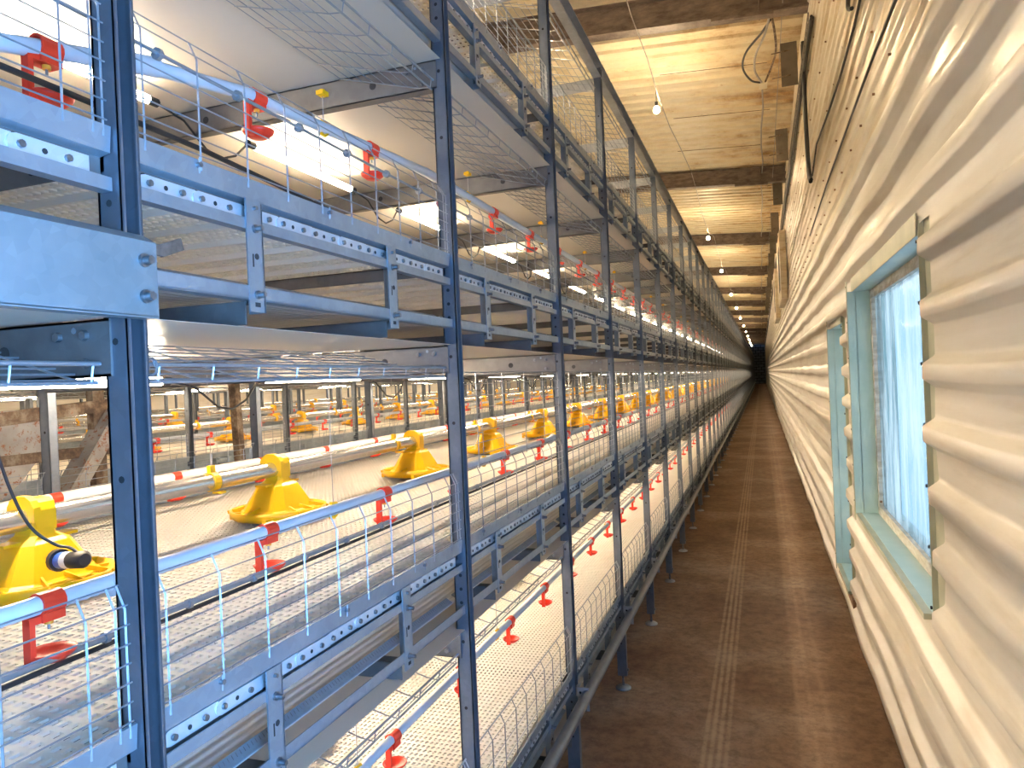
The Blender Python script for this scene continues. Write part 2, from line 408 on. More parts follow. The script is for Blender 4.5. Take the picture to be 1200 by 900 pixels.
def b_door(sparse=False):
    b = MB('wire'); ys = [.020] + [.046 + .1 * i for i in range(10)]
    for y in ys: b.tube([(-.020, y, .443), (-.024, y, .421), (-.055, y, .425), (-.285, y, .490)], .0017, 4, False)
    rows = [0, .5, 1] if sparse else [i / 8 for i in range(9)]
    for t in rows:
        x = -.030 - t * .255; z = .4215 + t * .068
        b.wire((x, .012, z + .002), (x, .955, z + .002), .0013)
    b.tube([(-.020, .012, .443), (-.020, .955, .443)], .0030, 6, False)
    b.tube([(-.025, .012, .420), (-.025, .955, .420)], .0026, 6, False)
    for y in (.016, .03): # hinge coils beside the post
        b.tube([(-.018, y + .004 * math.cos(a), .443 + .0 * a) if 0 else (-.022 + .010 * math.cos(a), y + .002 * a / 3, .440 + .012 * math.sin(a)) for a in [j * .7 for j in range(14)]], .0015, 4, False)
    return b
def b_closed():
    b = MB('wire')
    for y in (.02, .12, .33, .54, .75, .95): b.wire((-.006, y, .165), (-.006, y, .43), .0015)
    for i in range(9): b.wire((-.005, .012, .17 + .0325 * i), (-.005, .958, .17 + .0325 * i), .0011)
    return b
def b_floor(holes=True):
    b = MB('slat'); x0, x1, y0, y1 = -DEP + .012, -.024, -.029, .969
    if not holes:
        b.box(x0, x1, y0, y1, -.016, -.010)
        return b
    nx, ny = 84, 40; px, py = (x1 - x0) / nx, (y1 - y0) / ny
    xs = []; ys = []
    for i in range(nx): xs += [x0 + i * px, x0 + i * px + px * .45]
    for j in range(ny): ys += [y0 + j * py, y0 + j * py + py * .40]
    xs.append(x1); ys.append(y1); W = len(ys); vs = []; fs = []
    for x in xs:
        for y in ys: vs.append((x, y, -.010))
    top = len(vs)
    for x in xs:
        for y in ys: vs.append((x, y, -.014))
    for i in range(len(xs) - 1):
        for j in range(len(ys) - 1):
            q = (i * W + j, (i + 1) * W + j, (i + 1) * W + j + 1, i * W + j + 1)
            if i % 2 == 1 and j % 2 == 1:
                for a, c in ((0, 1), (1, 2), (2, 3), (3, 0)): fs.append((q[a], q[a] + top, q[c] + top, q[c]))
            else:
                fs.append(q); fs.append(tuple(k + top for k in reversed(q)))
    b.add(vs, fs)
    for j in range(8): y = y0 + .02 + j * .125; b.box(x0, x1, y, y + .005, -.026, -.014)
    return b
def b_bracket():
    b = MB('galv'); b.box(.008, .060, -.030, -.026, .345, .435); b.box(.008, .012, -.030, .0, .345, .435)
    b.use('hole')
    for z in (.415, .395, .37): b.disc((.026, -.0302, z), .005, -.0006, 'y', 8)
    b.use('bolt').disc((.045, -.03, .355), .008, -.012, 'y', 6).disc((.012, -.015, .35), .008, .01, 'x', 6)
    return b
def b_toprail():
    b = MB('galv'); b.box(-.030, -.027, -.030, .970, 3.19, 3.27); b.box(-.030, .012, -.030, .970, 3.267, 3.27); b.box(-.030, .012, -.030, .970, 3.19, 3.193)
    return b
def b_topbeam():
    b = MB('galv'); b.box(-DEP + .02, -.03, -.030, -.027, 3.13, 3.19); b.box(-DEP + .02, -.03, -.030, .0, 3.187, 3.19); return b

P = {}
def reg(k, b): P[k] = b.mesh(k)
post, leg, foot = b_post(), b_leg(), b_foot()
reg('post', post); reg('post_b', post.mirror(XM)); reg('leg', leg); reg('leg_b', leg.mirror(XM)); reg('foot', foot); reg('foot_b', foot.mirror(XM))
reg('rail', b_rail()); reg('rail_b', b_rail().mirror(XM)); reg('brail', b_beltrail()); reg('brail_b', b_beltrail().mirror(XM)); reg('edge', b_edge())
HY = (.205, .643)
for i, y in enumerate(HY): reg('hang%d' % i, b_hanger(y)); reg('hang%d_b' % i, b_hanger(y).mirror(XM)); reg('sbeam%d' % i, b_smallbeam(y))
reg('cbeam', b_crossbeam()); reg('fbeam', b_floorbeam())
reg('fence', b_fence()); reg('fence_b', b_fence().mirror(XM)); reg('fence1', b_fence(True))
reg('door', b_door()); reg('door1', b_door(True)); reg('closed', b_closed()); reg('slat', b_floor()); reg('bracket', b_bracket()); reg('toprail', b_toprail())
reg('toprail_b', b_toprail().mirror(XM)); reg('topbeam', b_topbeam())

def full_bay(k):
    n = k + 1
    if k < 0: lab = 'nearest bay of the steel cage row, left of the big blue-lit post'
    elif k < 12: lab = '%s cage bay beyond the nearest blue-lit post in the steel row beside the aisle' % ORD[k]
    else: lab = 'distant bay of the steel cage row beside the aisle'
    t = thing('cage_bay', lab, 'cage', (X0, Y0 + k, 0), 'bays of the cage row along the aisle')
    for sfx in ('', '_b'):
        p = obj('upright_post', P['post' + sfx], t); obj('leg_sleeve', P['leg' + sfx], p); obj('levelling_foot', P['foot' + sfx], p)
        obj('top_rail', P['toprail' + sfx], t)
    obj('walkway_bracket', P['bracket'], t); obj('top_beam', P['topbeam'], t)
    for ti, R in enumerate(TIERS):
        L = (0, 0, R)
        for sfx in ('', '_b'):
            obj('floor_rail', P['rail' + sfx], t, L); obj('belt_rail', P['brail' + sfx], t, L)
            for i in (0, 1): obj('hanger', P['hang%d%s' % (i, sfx)], t, L)
            obj('wire_fence', P['fence1' if ti == 0 and not sfx else 'fence' + sfx], t, L)
        obj('cross_beam', P['cbeam'], t, L); obj('floor_beam', P['fbeam'], t, L)
        for i in (0, 1): obj('belt_beam', P['sbeam%d' % i], t, L)
        obj('belt_edge_strip', P['edge'], t, L)
        obj('slatted_floor', P['slat'], t, L)
        if ti == 1 and k >= 1: obj('mesh_door', P['closed'], t, L)
        else:
            d = obj('mesh_door', P['door1' if ti == 0 else 'door'], t, L); d['label'] = 'wire mesh door folded up inside the cage'
    return t
def far_mesh(closed=True):
    b = MB('galv')
    for m in (post, post.mirror(XM), leg, leg.mirror(XM), foot, foot.mirror(XM), b_bracket(), b_toprail(), b_toprail().mirror(XM)): b.merge(m)
    for ti, R in enumerate(TIERS):
        fr = b_rail(True, True); fe = b_fence(ti == 0)
        for m in (fr, fr.mirror(XM), b_beltrail(), b_beltrail().mirror(XM), b_hanger(HY[0]), b_hanger(HY[1]), b_crossbeam(), b_smallbeam(HY[0]), b_smallbeam(HY[1]), fe, fe.mirror(XM), b_floor(False)):
            b.merge(m, 0, 0, R)
        b.merge(b_door(ti == 0), 0, 0, R)
        if ti == 1 and closed: b.merge(b_closed(), 0, 0, R)
    return b
NEAR = 12
for k in range(-2, NEAR): full_bay(k)
farm = far_mesh().mesh('cage_bay')
for k in range(NEAR, YEND):
    tag(obj('cage_bay', farm, None, (X0, Y0 + k, 0)), 'distant bay of the steel cage row beside the aisle, beyond the twelfth', 'cage', 'far bays of the cage row along the aisle')

# conveyor belts (one loop per tier)
YA, YB = -1.35, Y0 + YEND
for ti, R in enumerate(TIERS):
    t = thing('manure_belt', 'long white belt running under the slatted floor of the %s tier, nearest row' % TN[ti], 'belt', (AX, 0, R), 'white belts of the nearest row')
    b = MB('belt_lined'); b.box(XM + .04 + .0, -XM - .04, YA, YB, -.168, -.165); obj('upper_run', b, t)
    b = MB('beltr'); b.box(XM + .004, -XM - .004, YA, YB, -.229, -.2285); obj('return_run', b, t)

# pipe along the foot of the cages
b = MB('post'); b.tube([(X0 + .052, YA, .405), (X0 + .052, YB, .405)], .0215, 14)
tag(obj('rail_pipe', b), 'long galvanised pipe along the foot of the cages beside the aisle', 'pipe')

# ------------------------------------------------------------------ tubes and lines of the near row
def pipeline(name, lab, cat, mat, x, z, r, y0=YA, y1=YB, pts=None, n=12, sleeves=()):
    t = thing(name, lab, cat, (x, 0, z))
    b = MB(mat); b.tube(pts or [(0, y0, 0), (0, y1, 0)], r, n); obj('pipe', b, t)
    for y, zz in sleeves:
        s = MB(mat); s.tube([(0, y - .03, zz - .007), (0, y + .03, zz + .007)], r * 1.28, n); obj('coupling', s, t)
    return t
XD = -.97; XD2 = -1.967
pipeline('drinker_pipe', 'pale square-edged drinker pipe at the front of the second tier', 'pipe', 'pvc', XD, 1.345, .0135, sleeves=((.86, 0), (3.3, 0)))
T3P = [(-1.3, 1.95), (.1, 2.05), (.68, 2.122), (.94, 2.194), (1.20, 2.241), (1.52, 2.262), (2.04, 2.300), (2.6, 2.300), (90, 2.300)]
def t3z(y):
    for (a, za), (c, zc) in zip(T3P, T3P[1:]):
        if a <= y <= c: return za + (zc - za) * (y - a) / (c - a)
    return 2.3
pipeline('drinker_pipe', 'pale drinker pipe at the front of the third tier, drooping at its near end', 'pipe', 'pvc', XD, 0, .0135,
         pts=[(0, min(y, YB), z) for y, z in T3P], sleeves=((.94, 2.194),))
pipeline('drinker_pipe', 'pale drinker pipe inside the bottom tier behind the wire fence', 'pipe', 'pvc', XD, .69, .0125)
pipeline('drinker_pipe', 'white drinker pipe behind the steel feeder tube of the second tier', 'pipe', 'belt', XD2, 1.345, .0165)
pipeline('feeder_tube', 'shiny steel feeder tube through the yellow pans of the second tier', 'tube', 'tube', AX, 1.385, .0235, n=18)
pipeline('feeder_tube', 'shiny steel feeder tube deep inside the bottom tier', 'tube', 'tube', AX, .655, .0235, n=16)
def rod(lab, x, z, clamps, cable=True, mat='wire', r=.005):
    t = thing('support_rod', lab, 'rod', (x, 0, z))
    b = MB(mat); b.tube([(0, YA, 0), (0, YB, 0)], r, 8); obj('rod', b, t)
    if cable: b = MB('black'); b.tube([(0, YA, -.011), (0, YB, -.011)], .0042, 8); obj('cable', b, t)
    for i in range(clamps):
        b = MB('wire'); y = .80 + .165 * i; b.disc((0, y, 0), .009, .007, 'y', 8); obj('clamp', b, t)
rod('grey rod with black cable beneath it, behind the fence of the second tier', -.95, 1.270, 14)
rod('thin rod with small clamps behind the fence of the third tier', -.80, 2.122, 8, False, r=.0022)
rod('grey rod with dark cable behind the steel feeder tube of the second tier', -1.93, 1.300, 0)

# ------------------------------------------------------------------ red drinkers
def drinker_meshes():
    s = MB('red')
    pts = [(.017 * math.cos(a), .017 * math.sin(a)) for a in [math.radians(-60 + 300 * i / 12) for i in range(13)]]
    pin = [(x * .80, z * .80) for x, z in pts]
    for i in range(12):
        q = [pts[i], pts[i + 1], pin[i + 1], pin[i]]; s.prism(q, 'y', -.017, .017)
    s.box(-.016, .012, -.017, .017, -.024, -.012)
    a = MB('red'); a.box(-.006, .008, -.034, -.026, -.082, -.016); a.box(-.006, .008, -.034, .0, -.024, -.014)
    a.bar((0.001, -.030, -.080), (0.001, -.004, -.080), .010, .006)
    c = MB('red'); c.lathe([(0, -.084), (.018, -.083), (.030, -.074), (.033, -.068), (.031, -.067), (.026, -.072), (.015, -.078), (0, -.079)], (0, .002, 0), 18)
    n = MB('bronze'); n.tube([(0, 0, -.014), (0, 0, -.030)], .006, 8); n.use('wire').tube([(0, 0, -.03), (0, 0, -.038)], .002, 6)
    return s, a, c, n
ds, da, dc, dn = drinker_meshes()
DM = [x.mesh(n) for x, n in ((ds, 'saddle'), (da, 'arm'), (dc, 'cup'), (dn, 'nipple'))]
whole = MB('red'); [whole.merge(x) for x in (ds, da, dc, dn)]; DW = whole.mesh('nipple_drinker')
def drinker(x, y, z, lab, grp, parts):
    if parts:
        t = thing('nipple_drinker', lab, 'drinker', (x, y, z), grp)
        for m, n in zip(DM, ('saddle', 'arm', 'cup', 'nipple')): obj(n, m, t)
    else: tag(obj('nipple_drinker', DW, None, (x, y, z)), lab, 'drinker', grp)
for i in range(72):
    for ti, y, z, nm in ((1, .73 + .477 * i, 1.345, 'second'), (2, .765 + .466 * i, None, 'third'), (0, 1.677 - .94 + .47 * i, .69, 'bottom')):
        if z is None: z = t3z(y)
        if ti == 0 and i < 2: continue
        j = i - 2 if ti == 0 else i
        lab = 'red drinker cup, %s from the camera on the front pipe of the %s tier' % (ORD[j], nm) if j < 12 else 'small far red drinker on the front pipe of the %s tier' % nm
        drinker(XD, y, z, lab, 'red drinkers on the %s tier' % nm if j < 12 else 'far red drinkers on the %s tier' % nm, j < 12)
for i in range(24):
    y = 1.06 + .455 * i
    drinker(XD2, y, 1.345, 'red drinker, %s from the camera on the pipe behind the feeder tube' % ORD[i] if i < 9 else 'small far red drinker on the pipe behind the feeder tube',
            'red drinkers behind the feeder tube' if i < 9 else 'far red drinkers behind the feeder tube', i < 9)

# ------------------------------------------------------------------ yellow feeder pans
def pan_meshes():
    c = MB('yellow')
    # flared body: rectangular sections from the dish up to the collar
    secs = [(.105, .088, .026), (.096, .080, .034), (.056, .048, .104), (.044, .038, .112), (.030, .035, .120), (.025, .033, .134)]
    rings = []
    for hy, hx, z in secs:
        ch = hx * .35
        rings.append([(hx - ch, -hy, z), (hx, -hy + ch, z), (hx, hy - ch, z), (hx - ch, hy, z), (-hx + ch, hy, z), (-hx, hy - ch, z), (-hx, -hy + ch, z), (-hx + ch, -hy, z)])
    vs = [v for r in rings for v in r]; fs = []
    for i in range(len(rings) - 1):
        for k in range(8): fs.append((i * 8 + k, i * 8 + (k + 1) % 8, (i + 1) * 8 + (k + 1) % 8, (i + 1) * 8 + k))
    fs.append(tuple(range(7, -1, -1))); fs.append(tuple(range(len(rings) * 8 - 8, len(rings) * 8)))
    c.add(vs, fs)
    for s in (-1, 1):
        for hy in (-.05, 0, .05): c.bar((s * .078, hy, .040), (s * .135, hy * 1.5, .026), .004, .010)
    for s in (-1, 1): c.bar((0, s * .090, .040), (0, s * .145, .030), .005, .012); c.box(-.020, .020, *sorted((s * .03, s * .082)), .106, .112)
    col = MB('yellow')
    pts = [(-.033, .128), (-.033, .172), (-.028, .188), (-.014, .196), (.014, .196), (.028, .188), (.033, .172), (.033, .128)]
    col.prism(pts, 'y', -.023, .023)
    col.prism([(-.040, .150), (-.039, .180), (-.030, .194), (-.014, .203), (.014, .203), (.030, .194), (.039, .180), (.040, .150)], 'y', -.031, -.016)
    d = MB('yellow')
    d.lathe([(.112, .004), (.136, .006), (.146, .016), (.148, .034), (.142, .034), (.134, .018), (.114, .014), (.112, .004)], (0, 0, 0), 32)
    for k in range(16):
        a = 2 * PI * k / 16; d.bar((.07 * math.cos(a), .07 * math.sin(a), .026), (.140 * math.cos(a), .140 * math.sin(a), .026), .010, .005)
    d.lathe([(.085, .022), (.112, .022), (.112, .030), (.085, .030), (.085, .022)], (0, 0, 0), 28)
    for k in (1, 5, 9, 13): a = 2 * PI * k / 16; d.box(.142 * math.cos(a) - .008, .142 * math.cos(a) + .008, .142 * math.sin(a) - .008, .142 * math.sin(a) + .008, .000, .018)
    tr = MB('bolt'); tr.lathe([(0, -.006), (.10, -.004), (.116, .008), (.112, .010), (0, .004)], (0, 0, 0), 28)
    return c, col, d, tr
pc, pcol, pd, ptr = pan_meshes()
PMn = [(x.mesh(n), n) for x, n in ((pc, 'cone'), (pcol, 'collar'), (pd, 'grill_ring'), (ptr, 'tray'))]
pw = MB('yellow'); [pw.merge(x) for x in (pc, pcol, pd, ptr)]; PW = pw.mesh('feeder_pan')
def pan(x, y, z, lab, grp, parts):
    if parts:
        t = thing('feeder_pan', lab, 'feeder', (x, y, z), grp)
        for m, n in PMn: obj(n, m, t)
    else: tag(obj('feeder_pan', PW, None, (x, y, z)), lab, 'feeder', grp)
PY = [.20, 1.085, 1.885, 2.84, 3.77, 4.80] + [5.8 + i for i in range(48)]
for i, y in enumerate(PY):
    nm = 'yellow feeder pan, %s from the camera inside the second tier' % ORD[i - 1] if 1 <= i < 12 else 'small far yellow feeder pan inside the second tier'
    if i == 0: continue
    pan(AX, y, 1.231, nm, 'yellow feeder pans of the second tier' if i < 12 else 'far yellow feeder pans of the second tier', i < 12)
for i, y in enumerate(PY[2:12]):
    pan(AX, y, .501, 'yellow feeder pan, %s from the camera inside the bottom tier' % ORD[i], 'yellow feeder pans of the bottom tier', i < 4)

# yellow straps on the feeder tube
b1 = MB('yellow'); ring = [(.027 * math.cos(a), .027 * math.sin(a)) for a in [2 * PI * i / 16 for i in range(17)]]
for i in range(16):
    q = [ring[i], ring[i + 1], (ring[i + 1][0] * .9, ring[i + 1][1] * .9), (ring[i][0] * .9, ring[i][1] * .9)]; b1.prism(q, 'y', -.012, .012)
b1.box(-.006, .006, -.010, .010, .026, .046); b1.box(.010, .040, -.010, .010, -.032, -.026)
sm = b1.mesh('tube_strap'); cm = MB('cord'); cm.wire((0, 0, .044), (0, 0, .30), .0010); cm = cm.mesh('cord')
for i, y in enumerate([1.60, 2.65, 3.55, 4.5, 5.5, 6.5, 7.5, 8.5]):
    t = thing('tube_strap', 'yellow hanger strap, %s from the camera on the steel feeder tube' % ORD[i], 'strap', (AX, y, 1.385), 'yellow straps on the feeder tube')
    obj('strap', sm, t); obj('cord', cm, t)

# yellow pipe hangers
hb = MB('yellow'); hb.tube([(0, -.010, .016), (0, .012, .014), (.004, .016, -.006), (0, .002, -.019), (0, -.014, -.016)], .0042, 6); hook = hb.mesh('hook')
hb = MB('yellow'); hb.box(-.010, .010, -.012, .012, .078, .088).disc((0, 0, .076), .007, .016, 'z', 8); clip = hb.mesh('beam_clip')
hb = MB('cord'); hb.wire((0, 0, .012), (0, 0, .080), .0012); hc = hb.mesh('cord')
hb = MB('cord'); hb.wire((0, 0, .012), (0, 0, .29), .0012); hc2 = hb.mesh('cord')
for i in range(14):
    for ti, y, z in ((2, 1.475 + .9 * i, 2.30), (1, 1.445 + .97 * i, 1.345), (0, 1.50 + .97 * i, .69)):
        if ti == 2: z = t3z(y)
        lab = 'yellow pipe hanger, %s from the camera on the drinker pipe of the %s tier' % (ORD[i], TN[ti]) if i < 6 else 'small far yellow pipe hanger on the drinker pipe of the %s tier' % TN[ti]
        t = thing('pipe_hanger', lab, 'hanger', (XD, y, z), ('yellow hangers' if i < 6 else 'far yellow hangers') + ' of the %s tier' % TN[ti])
        obj('hook', hook, t)
        if ti == 2: obj('beam_clip', clip, t); obj('cord', hc, t)
        else: obj('cord', hc2, t)

# ------------------------------------------------------------------ LED tubes
def led_mesh(mat, L, r=.0115):
    g = MB(mat); g.tube([(0, 0, 0), (0, L, 0)], r, 8, False); e = MB('black'); e.tube([(0, -.03, 0), (0, 0, 0)], .012, 8)
    return g, e
g, e = led_mesh('led', .55); LG, LE = g.mesh('glowing_tube'), e.mesh('end_cap'); gh, _ = led_mesh('ledhi', .55); LGH = gh.mesh('glowing_tube')
cb = MB('black'); cb.tube([(0, .58, 0), (0.01, .66, -.02), (.01, .74, -.075), (.01, .80, -.085), (.01, .86, -.06), (0, .92, -.01), (0, .95, 0)], .0035, 6); LC = cb.mesh('cable')
g2, e2 = led_mesh('ledrow', 1.1, .012); g2.merge(e2); LW = g2.mesh('led_tube'); ga = MB('led'); ga.merge(g); ga.merge(e); LW1 = ga.mesh('led_tube'); gb = MB('ledhi'); gb.merge(gh); gb.merge(e); LW1H = gb.mesh('led_tube')
for ti, R in enumerate(TIERS):
    for i in range(0, 52):
        y = .885 + .96 * i; lab = 'glowing white light tube, %s from the camera in the %s tier' % (ORD[i], TN[ti]) if 0 <= i < 8 else ('glowing light tube before the first post in the %s tier' % TN[ti] if i < 0 else 'small far glowing light tube in the %s tier' % TN[ti])
        grp = ('light tubes' if 0 <= i < 8 else 'far light tubes') + ' of the %s tier' % TN[ti]
        if ti in (0, 3) and i > 30: continue
        if 0 <= i < 8 and ti in (1, 2):
            t = thing('led_tube', lab, 'light', (AX, y, R + .44), grp)
            obj('glowing_tube', LGH if ti < 2 else LG, t); obj('end_cap', LE, t); obj('end_cap', LE, t, (0, .58, 0)); obj('cable', LC, t)
        else: tag(obj('led_tube', LW1H if ti < 2 else LW1, None, (AX, y, R + .44)), lab, 'light', grp)

# black supply cable through the third tier
b = MB('black'); b.tube([(-.93, -.5, 2.08), (-.92, .75, 2.070), (-.90, 1.0, 2.055), (-.92, 1.6, 2.03), (-1.0, 2.6, 2.04), (-1.1, 4, 2.05), (-1.1, 14, 2.05)], .0048, 8)
tag(obj('supply_cable', b), 'long black cable running behind the fence of the third tier', 'cable')
# sensor on the first pan
t = thing('feed_sensor', 'black and blue round sensor plugged into the nearest yellow pan', 'sensor', (AX + .092, 1.06, 1.305))
b = MB('black'); b.tube([(0, 0, 0), (.012, -.002, 0)], .023, 16); obj('flange', b, t)
b = MB('bluep'); b.tube([(.012, -.002, 0), (.032, -.005, .002)], .017, 16); obj('body', b, t)
b = MB('labelw'); b.tube([(.032, -.005, .002), (.052, -.008, .004)], .0172, 16); obj('sticker', b, t)
b = MB('black'); b.tube([(.052, -.008, .004), (.088, -.013, .008), (.094, -.014, .008)], [.0175, .0175, .012], 16); obj('end_cap', b, t)
b = MB('black'); b.tube(smooth([(.09, -.013, .010), (.06, -.016, .030), (.035, -.03, .040), (.01, -.06, .08), (.0, -.09, .16), (.0, -.12, .27), (.0, -.14, .36)]), .0032, 8); obj('cable', b, t)

# C-shaped steel beam bolted across the nearest post
t = thing('steel_beam', 'wide pale galvanised beam bolted to the front of the nearest post', 'beam', (X0 + .030, 0, 1.775))
b = MB('plate'); b.box(-.001, .002, -1.2, .692, -.046, .046); b.prism([(.002, .046), (-.018, .058), (-.019, .056), (-.001, .044)], 'y', -1.2, .692); b.box(-.019, .002, -1.2, .692, -.048, -.045)
obj('channel', b, t)
for z in (.022, -.022):
    b = MB('bolt'); b.disc((.002, .672, z), .0085, .003, 'x', 12).disc((.005, .672, z), .0055, .010, 'x', 6); obj('bolt', b, t)
b = MB('bolt'); b.box(-.010, -.006, .690, .712, .034, .048); b.bar((-.008, .708, .040), (-.012, .748, .056), .004, .016); obj('tab', b, t)

# ------------------------------------------------------------------ rows farther left
rowm = far_mesh(False).mesh('cage_bay')
RX = [-3.53, -6.32, -9.11]; NAMES = ['second', 'third', 'fourth']; RN = [34, 30, 26]
for r, xr in enumerate(RX):
    for k in range(-1, RN[r]):
        tag(obj('cage_bay', rowm, None, (xr, Y0 + k, 0)), 'steel cage bay in the %s cage row counted from the aisle' % NAMES[r], 'cage', 'bays of the %s cage row' % NAMES[r])
    for ti, R in enumerate(TIERS):
        t = thing('manure_belt', 'white belt under the %s tier floor of the %s cage row' % (TN[ti], NAMES[r]), 'belt', (xr + XM, 0, R), 'white belts of the %s row' % NAMES[r])
        b = MB('belt'); b.box(XM + .04, -XM - .04, -.4, Y0 + RN[r], -.168, -.165); b.box(XM + .012, -XM - .012, -.4, Y0 + RN[r], -.229, -.226); obj('belt_loop', b, t)
    for x, z, rr, mat, lab in ((xr - .233, 1.345, .0135, 'pvc', 'front drinker pipe'), (xr + XM, 1.385, .0235, 'tube', 'steel feeder tube'), (xr - 1.23, 1.345, .0135, 'pvc', 'rear drinker pipe')):
        b = MB(mat); b.tube([(x, -.3, z), (x, Y0 + RN[r], z)], rr, 10)
        tag(obj('feeder_tube' if mat == 'tube' else 'drinker_pipe', b), '%s of the second tier in the %s cage row' % (lab, NAMES[r]), 'tube' if mat == 'tube' else 'pipe')
    for i in range([22, 20, 14][r]):
        y = 2.0 + .97 * i + .25 * r
        tag(obj('feeder_pan', PW, None, (xr + XM, y, 1.231)), 'small yellow feeder pan in the second tier of the %s cage row' % NAMES[r], 'feeder', 'yellow pans of the %s cage row' % NAMES[r])
        if r < 2:
            tag(obj('tube_strap', sm, None, (xr + XM, y - .4, 1.385)), 'yellow strap on the feeder tube of the %s cage row' % NAMES[r], 'strap', 'yellow straps of the %s cage row' % NAMES[r])
    for i in range([24, 20, 0][r]):
        tag(obj('nipple_drinker', DW, None, (xr - .233, 2.2 + .475 * i, 1.345)), 'small red drinker on the front pipe of the %s cage row' % NAMES[r], 'drinker', 'front drinkers of the %s cage row' % NAMES[r])
        if i < 12: tag(obj('nipple_drinker', DW, None, (xr - 1.23, 2.6 + .475 * i, 1.345)), 'small red drinker on the rear pipe of the %s cage row' % NAMES[r], 'drinker', 'rear drinkers of the %s cage row' % NAMES[r])
    for ti in (0, 1, 2):
        for i in range(0, RN[r] // 2 + 1):
            tag(obj('led_tube', LW, None, (xr + XM, .2 + 2.0 * i, TIERS[ti] + .44)), 'glowing light tube in the %s tier of the %s cage row' % (TN[ti], NAMES[r]), 'light', 'light tubes of the %s tier, %s cage row' % (TN[ti], NAMES[r]))

# rusty lattice column in the aisle behind the first row
t = thing('lattice_frame', 'rusty brown steel lattice frame standing behind the nearest cage row', 'steel frame', (-2.9, 2.3, 0))
def rb(n, a, c, w, h): b = MB('rust2' if n == 'brace' else 'rust'); b.bar(a, c, w, h); obj(n, b, t)
rb('top_chord', (0, -1.0, 1.515), (0, .25, 1.605), .05, .055)
rb('bottom_chord', (0, -1.0, 1.40), (0, .20, 1.395), .05, .045)
rb('upright', (0, .16, 0), (0, .14, 4.9), .06, .04)
rb('brace', (.035, .24, 1.64), (.035, -.65, .44), .10, .012); rb('brace', (.035, .30, 1.62), (.035, -.58, .42), .012, .06)
b = MB('rust2'); b.prism([(-.60, 1.60), (-.05, 1.60), (-.04, 1.50), (-.22, 1.30), (-.42, 1.16), (-.60, 1.16)], 'x', -.012, .012); obj('gusset_plate', b, t)
b = MB('rust'); b.bar((-2.9, 3.46, 0), (-2.9, 3.33, 2.4), .045, .045)
tag(obj('rusty_pole', b), 'thin slightly leaning rusty brown pole behind the nearest cage row', 'pole')
b = MB('rust'); b.bar((-2.8, 2.58, 0), (-2.8, 2.56, 4.9), .045, .045)
tag(obj('rusty_pole', b), 'upright rusty brown pole just right of the nearest blue post', 'pole')

# ------------------------------------------------------------------ building
XW = .517; XL = -11.8; YN = -3.0; YF = 95.0
b = MB('floor'); b.box(XL - .2, XW + .3, YN - .2, YF + .2, -.08, 0); struct('floor', b)
# right wall: ribbed cladding with openings
OPEN = [(2.56, 4.56, .76, 2.10), (5.0, 5.93, .12, 1.96), (-1.3, .55, .76, 2.10)]
def ys_for(y0, y1, near=.25):
    ys = set()
    y = y0
    while y < y1: ys.add(round(y, 4)); y += near if y < 14 else (.5 if y < 30 else 1.5)
    ys.add(y1)
    for o in OPEN: ys.update((o[0], o[1]))
    return sorted(ys)
def rib_x(z, pitch, depth, ph):
    u = ((z - ph) / pitch) % 1.0
    if u < .42: return 0
    if u < .55: return -depth * (u - .42) / .13
    if u < .80: return -depth
    if u < .93: return -depth * (1 - (u - .80) / .13)
    return 0
def cladding(mat, z0, z1, pitch, depth, ph, wave, screws, nz=13, off=0.0):
    b = MB(mat); zs = set(); z = ph - pitch * 30
    while z < z1 + pitch:
        for u in (0, .015, .21, .405, .435, .535, .565, .67, .785, .815, .915, .945): zs.add(round(z + u * pitch, 4))
        z += pitch
    zs = sorted([q for q in zs if z0 < q < z1] + [z0, z1] + [v for o in OPEN for v in o[2:] if z0 < v < z1])
    zs = sorted(set(zs)); ys = ys_for(YN, YF); vs = []; fs = []; W = len(zs)
    for y in ys:
        for z in zs:
            w = wave * (math.sin(y * 5.1 + z * 7) * .5 + math.sin(y * 2.3 - z * 11 + 1.3) * .6 + math.sin(y * 9.7 + z * 3) * .3)
            dz = wave * .9 * math.sin(y * 3.7 + z * 2.1) if z not in (z0, z1) and all(z not in o[2:] or not o[0] - .2 < y < o[1] + .2 for o in OPEN) else 0
            inn = any(abs(y - o[0]) < 1e-6 or abs(y - o[1]) < 1e-6 for o in OPEN)
            vs.append((XW + off + rib_x(z, pitch, depth, ph) + w, y, z + dz))
    for i in range(len(ys) - 1):
        for j in range(len(zs) - 1):
            cy, cz = (ys[i] + ys[i + 1]) / 2, (zs[j] + zs[j + 1]) / 2
            if any(o[0] < cy < o[1] and o[2] < cz < o[3] for o in OPEN): continue
            fs.append((i * W + j, (i + 1) * W + j, (i + 1) * W + j + 1, i * W + j + 1))
    b.add(vs, fs, True); b.use('rubble')
    for z, st in screws:
        y = .9
        while y < 22: b.disc((XW + off - .006, y + random.uniform(-.05, .05), z), .006, -.010, 'x', 6); y += st
    return b
wl = cladding('wall', .0, 2.62, .196, .036, .10, .006, [(2.585, .52), (.99, 1.4)])
w = struct('wall_right', wl)
wu = cladding('wallup', 2.62, 5.0, .115, .014, .02, .004, [(2.80, .42), (3.06, .5), (3.42, .5), (3.86, .55), (4.3, .6)], off=-.004)
o = obj('upper_cladding', wu, w); o['label'] = 'older yellowed upper sheets with rusty screws'
b = MB('rust'); b.box(XW - .022, XW - .004, YN, YF, 2.60, 2.608); obj('lap_edge', b, w)
